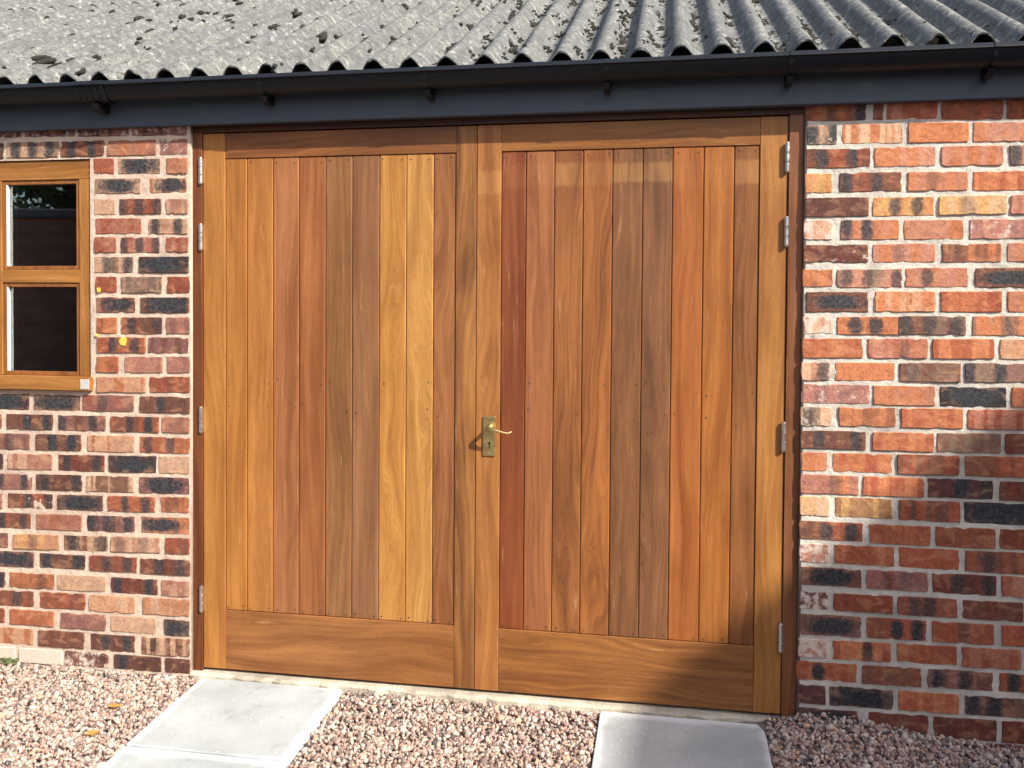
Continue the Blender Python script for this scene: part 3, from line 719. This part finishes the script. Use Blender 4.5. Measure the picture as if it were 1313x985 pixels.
un = link('union', bm_mesh(extrude_x(gut_profile(.005), p0-.062, p0+.062)), M['gutter'], gut)
for dx in (-.058, -.03, 0, .03, .058): link('union_rib', bm_mesh(extrude_x(gut_profile(.008), p0+dx-.0035, p0+dx+.0035)), M['gutter'], un)
a = extrude_x([(-.0305, 2.440), (-.036, 2.440), (-.036, 2.372), (-.075, 2.360), (-.110, 2.368), (-.095, 2.346), (-.060, 2.335), (-.0305, 2.345)], p0-.016, p0+.016)
link('bracket_arm', bm_mesh(a), M['gutter'], un)

# ------------------------------------------------------------------ corrugated roof
PIT, SLOPE = .1463, math.radians(27.8)
ca, sa = math.cos(SLOPE), math.sin(SLOPE)
X_CREST = on_y(1146, 48, -.085).x
EY, EZ = -.085, 2.474             # mid-line of the eaves edge
def prof(x):
    t = (x-X_CREST)/PIT*2*math.pi; c = np.cos(t)
    return .0285*(np.sign(c)*np.abs(c)**.85)
def sheet_mesh(x0, x1, v0, v1, lift, lift_side, tz=0.0):
    nx = int(round((x1-x0)/PIT*14)); nv = max(6, int((v1-v0)/.07)); TH = .0065
    xs = np.linspace(x0, x1, nx+1); vv = np.linspace(v0, v1, nv+1)
    X, V = np.meshgrid(xs, vv, indexing='ij')
    wav = .0012*np.sin(V*9+X*3+x0*7) + .0010*np.sin(X*11-V*5)
    Hh = prof(X) + lift + lift_side + wav
    Vj = V.copy(); Vj[:, 0] += .004*np.sin(xs*61+x0)+.003*np.sin(xs*133)
    def place(h): return np.stack([X-(x0+x1)/2, EY + Vj*ca - h*sa, EZ + Vj*sa + h*ca + tz], -1).reshape(-1, 3)
    top, bot = place(Hh), place(Hh-TH); n = len(top); ny = nv+1
    i, j = np.meshgrid(np.arange(nx), np.arange(nv), indexing='ij'); a = (i*ny+j).ravel()
    f = [np.stack([a, a+ny, a+ny+1, a+1], -1), np.stack([a, a+1, a+ny+1, a+ny], -1)+n]
    e = np.arange(nx)*ny; f.append(np.stack([e, e+n, e+ny+n, e+ny], -1)); e2 = e+nv; f.append(np.stack([e2, e2+ny, e2+ny+n, e2+n], -1))
    s = np.arange(nv); f.append(np.stack([s, s+1, s+1+n, s+n], -1)); s2 = s+nx*ny; f.append(np.stack([s2, s2+n, s2+1+n, s2+1], -1))
    me = np_mesh(np.concatenate([top, bot]), np.concatenate(f))
    me.polygons.foreach_set('use_smooth', [True]*len(me.polygons)); me.set_sharp_from_angle(angle=math.radians(50))
    return me
roof = tag(empty('corrugated_roof'), 'weathered grey corrugated cement sheet roof with lichen and moss', 'roof')
X_SEAM = X_CREST + PIT*round((on_y(844, 66, -.085).x - X_CREST)/PIT) + .028
SEAMS = [X_SEAM + k*PIT*7 for k in range(-5, 4)]
k = 0
for a, b in zip(SEAMS, SEAMS[1:]):
    for v0, v1, lift in ((0.0, 2.26, 0.0), (2.07, 4.2, .0085)):
        o = link('roof_sheet', sheet_mesh(a-.055, b, v0, v1, lift, .0035*(k % 2)), M['cement'], roof, ((a-.055+b)/2, 0, 0))
    k += 1
yr, zr = EY+4.18*ca, EZ+4.18*sa
rb = extrude_x([(yr, zr+.03), (yr+3.9, zr-2.0), (yr+3.9, zr-2.03), (yr, zr-.02)], SEAMS[0], SEAMS[-1])
link('rear_slope', bm_mesh(rb), M['cement'], roof)
# moss cushions lodged in the valleys
def lumps(spots, seed=3):
    r = np.random.default_rng(seed); bm = bmesh.new(); bmesh.ops.create_icosphere(bm, subdivisions=2, radius=1.0)
    bv = np.array([v.co[:] for v in bm.verts]); bf = np.array([[v.index for v in f.verts] for f in bm.faces]); bm.free()
    V, Fa = [], []
    for k, (p, sx, sy, sz) in enumerate(spots):
        v = bv*(1+r.uniform(-.28, .28, (len(bv), 1)))*[sx, sy, sz]; th = r.uniform(-.5, .5); c, s = math.cos(th), math.sin(th)
        v = v @ np.array([[c, s, 0], [-s, c, 0], [0, 0, 1]]); v = v @ np.array([[1, 0, 0], [0, ca, sa], [0, -sa, ca]])
        V.append(v+np.array(p)); Fa.append(bf+k*len(bv))
    return np_mesh(np.concatenate(V), np.concatenate(Fa))
spots = []
r = random.Random(21)
for i in range(4600):
    x = r.uniform(-5.4, 2.0); v = r.uniform(.02, 3.4)
    valley = r.random() < .80
    kx_ = round((x-X_CREST)/PIT-.5)+.5
    if valley: x = X_CREST + PIT*kx_ + r.gauss(-.012, .015)
    dens = .22 + .42*(math.sin(x*2.1+1)*.5+.5)*(math.sin(v*3+x)*.5+.5) + (.35 if -1.0 < x < .9 and valley and v > .12 else 0)
    if r.random() > dens: continue
    s_ = r.uniform(.004, .012)*(1.5 if x < -1.2 else 1.0)
    for q in range(r.choice((1, 2, 4, 6)) if valley else r.choice((1, 1, 2))):
        xq = x + r.gauss(0, .008); vq = v + r.gauss(0, .022); h = float(prof(np.array(xq)))+.003; f = s_*r.uniform(.5, 1.2)
        if vq < .01: continue
        spots.append(((xq, EY+vq*ca-h*sa, EZ+vq*sa+h*ca), f*r.uniform(.7, 1.2), f*r.uniform(.9, 2.2)*(2.0 if valley and x < -.8 else 1.0), f*r.uniform(.45, .8)))
tag(link('moss', lumps(spots), M['moss']), 'dark moss cushions lodged in the valleys of the corrugated roof', None, None, 'stuff')

# ------------------------------------------------------------------ paving slabs
def slab(label, x0, x1, y0, y1, rot=0.0, dz=0.0):
    cx, cy = (x0+x1)/2, (y0+y1)/2
    bm = box_bm(x1-x0, y1-y0, .045, .004, 2)
    o = link('paving_slab', bm_mesh(bm), M['slab'], None, (cx, cy, .047*cy + .004 + dz - .0225)); o.rotation_euler = (math.atan(.047), 0, rot)
    return tag(o, label, 'paving slab', 'paving slabs leading to the doors')
slab('pale concrete slab butting the threshold below the door leaf without a handle', -1.882, -1.270, -.545, -.018, 0.0)
slab('pale concrete slab next out from the one below the door leaf without a handle', -1.880, -1.268, -1.165, -.553, .002, -.001)
slab('concrete slab lying half in shade below the door leaf with the handle', -.232, .374, -.625, -.018, -.003)
slab('concrete slab next out from the shaded one below the door leaf with the handle', -.232, .374, -1.24, -.632, .0, -.001)

# ------------------------------------------------------------------ gravel
def gravel(n=98000):
    bm = bmesh.new(); bmesh.ops.create_icosphere(bm, subdivisions=1, radius=1.0)
    bv = np.array([v.co[:] for v in bm.verts]); bf = np.array([[v.index for v in f.verts] for f in bm.faces]); bm.free()
    x = RNG.uniform(-3.5, 2.1, n); y = RNG.uniform(-1.55, .03, n)
    keep = np.ones(n, bool)
    inL = (x > -1.893) & (x < -1.257) & (y < .0); inR = (x > -.240) & (x < .382) & (y < .0)
    door = (x > -1.93) & (x < .47)
    keep &= ~(inL | inR) & ~((y > -.012) & door) & ~((y > .0) & ~door) 
    x, y = x[keep], y[keep]; n = len(x)
    size = np.clip(RNG.lognormal(math.log(.0070), .33, n), .0035, .0145)
    z = zg(x, y) + RNG.uniform(-.014, .004, n) - size*.25
    v = bv[None]*(1+RNG.uniform(-.38, .34, (n, 12, 1)))
    v *= (size[:, None]*RNG.uniform(.58, 1.35, (n, 3)))[:, None, :]
    q = RNG.normal(size=(n, 4)); q /= np.linalg.norm(q, axis=1)[:, None]; w, a, b, c = q.T
    Rm = np.stack([np.stack([1-2*(b*b+c*c), 2*(a*b-c*w), 2*(a*c+b*w)], -1), np.stack([2*(a*b+c*w), 1-2*(a*a+c*c), 2*(b*c-a*w)], -1), np.stack([2*(a*c-b*w), 2*(b*c+a*w), 1-2*(a*a+b*b)], -1)], 1)
    v = np.einsum('nij,nkj->nki', Rm, v) + np.stack([x, y, z], -1)[:, None]
    f = bf[None] + (np.arange(n)*12)[:, None, None]
    return np_mesh(v.reshape(-1, 3), f.reshape(-1, 3))
tag(link('gravel', gravel(), M['gravel']), 'pink and cream crushed stone gravel covering the yard', None, None, 'stuff')
# little moss at the foot of the left wall
ca_, sa_ = ca, sa; ca, sa = 1.0, 0.0
msp = [((r.uniform(-2.95, -2.76), r.uniform(-.03, .0), r.uniform(-.008, .006)), r.uniform(.008, .018), r.uniform(.006, .012), r.uniform(.004, .008)) for _ in range(60)]
tag(link('moss', lumps(msp, 9), M['greenmoss']), 'green moss at the foot of the whitewashed bricks', None, None, 'stuff')
ca, sa = ca_, sa_

# ------------------------------------------------------------------ fallen leaves
def leaf_obj(px, size, rz, tilt, label):
    d = ray(*px); o0 = np.array([0, -CAM_D, CAM_H]); t = (.047*o0[1]-o0[2]+.006)/(d[2]-.047*d[1]); p = o0+d*t
    bm = bmesh.new(); prof_ = [(-1, 0), (-.7, .34), (-.3, .55), (.15, .50), (.55, .30), (1, 0)]
    up = [bm.verts.new((x*size, w*size*.75, .16*size*w*2+.1*size*x*x)) for x, w in prof_]
    mid = [bm.verts.new((x*size, 0, .1*size*x*x)) for x, w in prof_[1:-1]]
    dn = [bm.verts.new((x*size, -w*size*.75, .16*size*w*2+.1*size*x*x)) for x, w in prof_[1:-1]]
    U = up; Mi = [up[0]]+mid+[up[-1]]; Dn = [up[0]]+dn+[up[-1]]
    for k in range(5):
        for A_, B_ in ((U, Mi), (Mi, Dn)):
            vs_ = []
            for vv in (A_[k], A_[k+1], B_[k+1], B_[k]):
                if vv not in vs_: vs_.append(vv)
            if len(vs_) >= 3: bm.faces.new(vs_[::-1])
    tube_bm(bm, [(-size, 0, .1*size), (-size*1.5, size*.1, .12*size)], size*.03, 5)
    bmesh.ops.solidify(bm, geom=bm.faces[:], thickness=.0006)
    o = link('fallen_leaf', bm_mesh(bm), M['leaf'], None, (p[0], p[1], zg(p[0], p[1])+.006)); o.rotation_euler = (tilt, .12, rz)
    return tag(o, label, 'leaf', 'fallen leaves on the gravel')
leaf_obj((148, 904), .030, .5, .25, 'pale yellow fallen leaf on gravel, the one closer to the brick wall')
leaf_obj((119, 938), .028, 1.0, .6, 'orange brown curled fallen leaf on gravel, the one farther from the wall')

# ------------------------------------------------------------------ the yard behind the camera: unseen house added to shade the corner, boundary wall, trees
def prism(name, poly, y0, y1, mat, parent):
    bm = bmesh.new(); a = [bm.verts.new((x, y0, z)) for x, z in poly]; b = [bm.verts.new((x, y1, z)) for x, z in poly]; n = len(poly)
    bm.faces.new(a); bm.faces.new(b[::-1])
    for k in range(n): bm.faces.new((a[k], b[k], b[(k+1) % n], a[(k+1) % n]))
    bmesh.ops.recalc_face_normals(bm, faces=bm.faces[:])
    return link(name, bm_mesh(bm), mat, parent)
HY = -3.0; T_ = HY/SUN.y
def verge(x, z): return (x + SUN.x*T_, z + SUN.z*T_)      # where the shaded line's caster stands at the gable's distance
vx0, vz0 = verge(.03, .05); vx1, vz1 = verge(1.25, 1.19); ms = (vz1-vz0)/(vx1-vx0)
ex = vx0-1.1; ez = vz0-1.1*ms; rx = ex+5.0; rz = ez+5.0*ms
house = tag(empty('shade_caster_house', (0, 0, 0)), 'unseen brick house with slate gable, added to cast the shade on the corner', 'house')
prism('wall', [(ex+.25, -.4), (2*rx-ex-.25, -.4), (2*rx-ex-.25, ez+.05), (rx, rz-.15), (ex+.25, ez+.05)], HY-.25, HY-9, M['render'], house)
for s in (-1, 1):
    prism('roof', [(rx, rz), (rx-s*5.0, ez), (rx-s*5.0, ez-.14), (rx, rz-.14)], HY, HY-9.2, M['slate'], house)
for i, zc in enumerate((1.5,)):
    for xc in (ex+2.2, ex+7.0):
        w = prism('window', [(xc-.5, zc-.6), (xc+.5, zc-.6), (xc+.5, zc+.6), (xc-.5, zc+.6)], HY-.22, HY-.28, M['spacer'], house)
        prism('pane', [(xc-.44, zc-.54), (xc+.44, zc-.54), (xc+.44, zc+.54), (xc-.44, zc+.54)], HY-.215, HY-.225, M['black'], w)

def yard_wall():
    t = NT('yard_wall_brick'); _, p, _ = t.objco()
    bt = t.n('TexBrick'); mp = t.n('Mapping'); t.put(mp.inputs[0], p); mp.inputs['Rotation'].default_value = (math.pi/2, 0, 0); t.put(bt.inputs['Vector'], mp.outputs[0])
    bt.inputs['Scale'].default_value = 1.0; bt.inputs['Brick Width'].default_value = .24; bt.inputs['Row Height'].default_value = .086; bt.inputs['Mortar Size'].default_value = .008
    bt.inputs['Color1'].default_value = (.30, .13, .08, 1); bt.inputs['Color2'].default_value = (.16, .08, .06, 1); bt.inputs['Mortar'].default_value = (.17, .13, .11, 1)
    m = t.set(Base_Color=bt.outputs[0], Roughness=.9)
    w = tag(empty('boundary_wall', (-7.5, -6.6, -.2)), 'tall brick boundary wall across the yard with stone coping', 'wall'); w.rotation_euler = (0, 0, math.radians(-14))
    link('masonry', bm_mesh(box_bm(12, .32, 2.88, 0, 1, None, (0, 0, 1.44))), m, w)
    link('coping', bm_mesh(box_bm(12.1, .42, .12, .02, 1, None, (0, 0, 2.935))), M['slate'], w)
yard_wall()
def tree(x, y, h, rad, seed, label):
    r_ = np.random.default_rng(seed); rr = random.Random(seed)
    T = tag(empty('tree', (x, y, -.2)), label, 'tree', 'trees beyond the boundary wall')
    bm = bmesh.new(); tube_bm(bm, [(0, 0, 0), (.05, .03, h*.25), (-.05, .05, h*.5), (.05, 0, h*.8)], [.24, .19, .13, .04], 8)
    tips = []
    for k in range(9):
        a = rr.uniform(0, 6.28); z0 = h*rr.uniform(.3, .65); l = rad*rr.uniform(.5, .95)
        e = Vector((math.cos(a)*l, math.sin(a)*l, z0+rr.uniform(.3, 1.0)*rad*.6)); tips.append(e)
        tube_bm(bm, [(0, 0, z0), tuple(e*.5+Vector((0, 0, z0*.5+.05))), tuple(e)], [.07, .05, .02], 6)
    link('trunk', bm_mesh(bm), M['bark'], T)
    cl = [np.array(t) for t in tips] + [np.array((r_.normal(0, rad*.4), r_.normal(0, rad*.4), h*r_.uniform(.5, 1.0))) for _ in range(16)]
    N = 9000; c = np.array(cl)[r_.integers(0, len(cl), N)] + r_.normal(0, rad*.17, (N, 3))
    ax = r_.normal(size=(N, 3)); ax /= np.linalg.norm(ax, axis=1)[:, None]; b2 = np.cross(ax, r_.normal(size=(N, 3))); b2 /= np.linalg.norm(b2, axis=1)[:, None]
    s = r_.uniform(.05, .09, (N, 1)); v = np.stack([c-ax*s, c+b2*s*.55, c+ax*s, c-b2*s*.55], 1).reshape(-1, 3)
    link('crown', np_mesh(v, np.arange(4*N).reshape(-1, 4)), M['foliage'], T)
tree(-9.4, -9.4, 7.0, 2.3, 1, 'dense green tree beyond the boundary wall, at its far end')
tree(-12.4, -9.6, 7.8, 2.3, 2, 'tallest leafy tree beyond the boundary wall')
tree(-6.7, -10.2, 5.4, 1.8, 3, 'smaller leafy tree beyond the boundary wall')
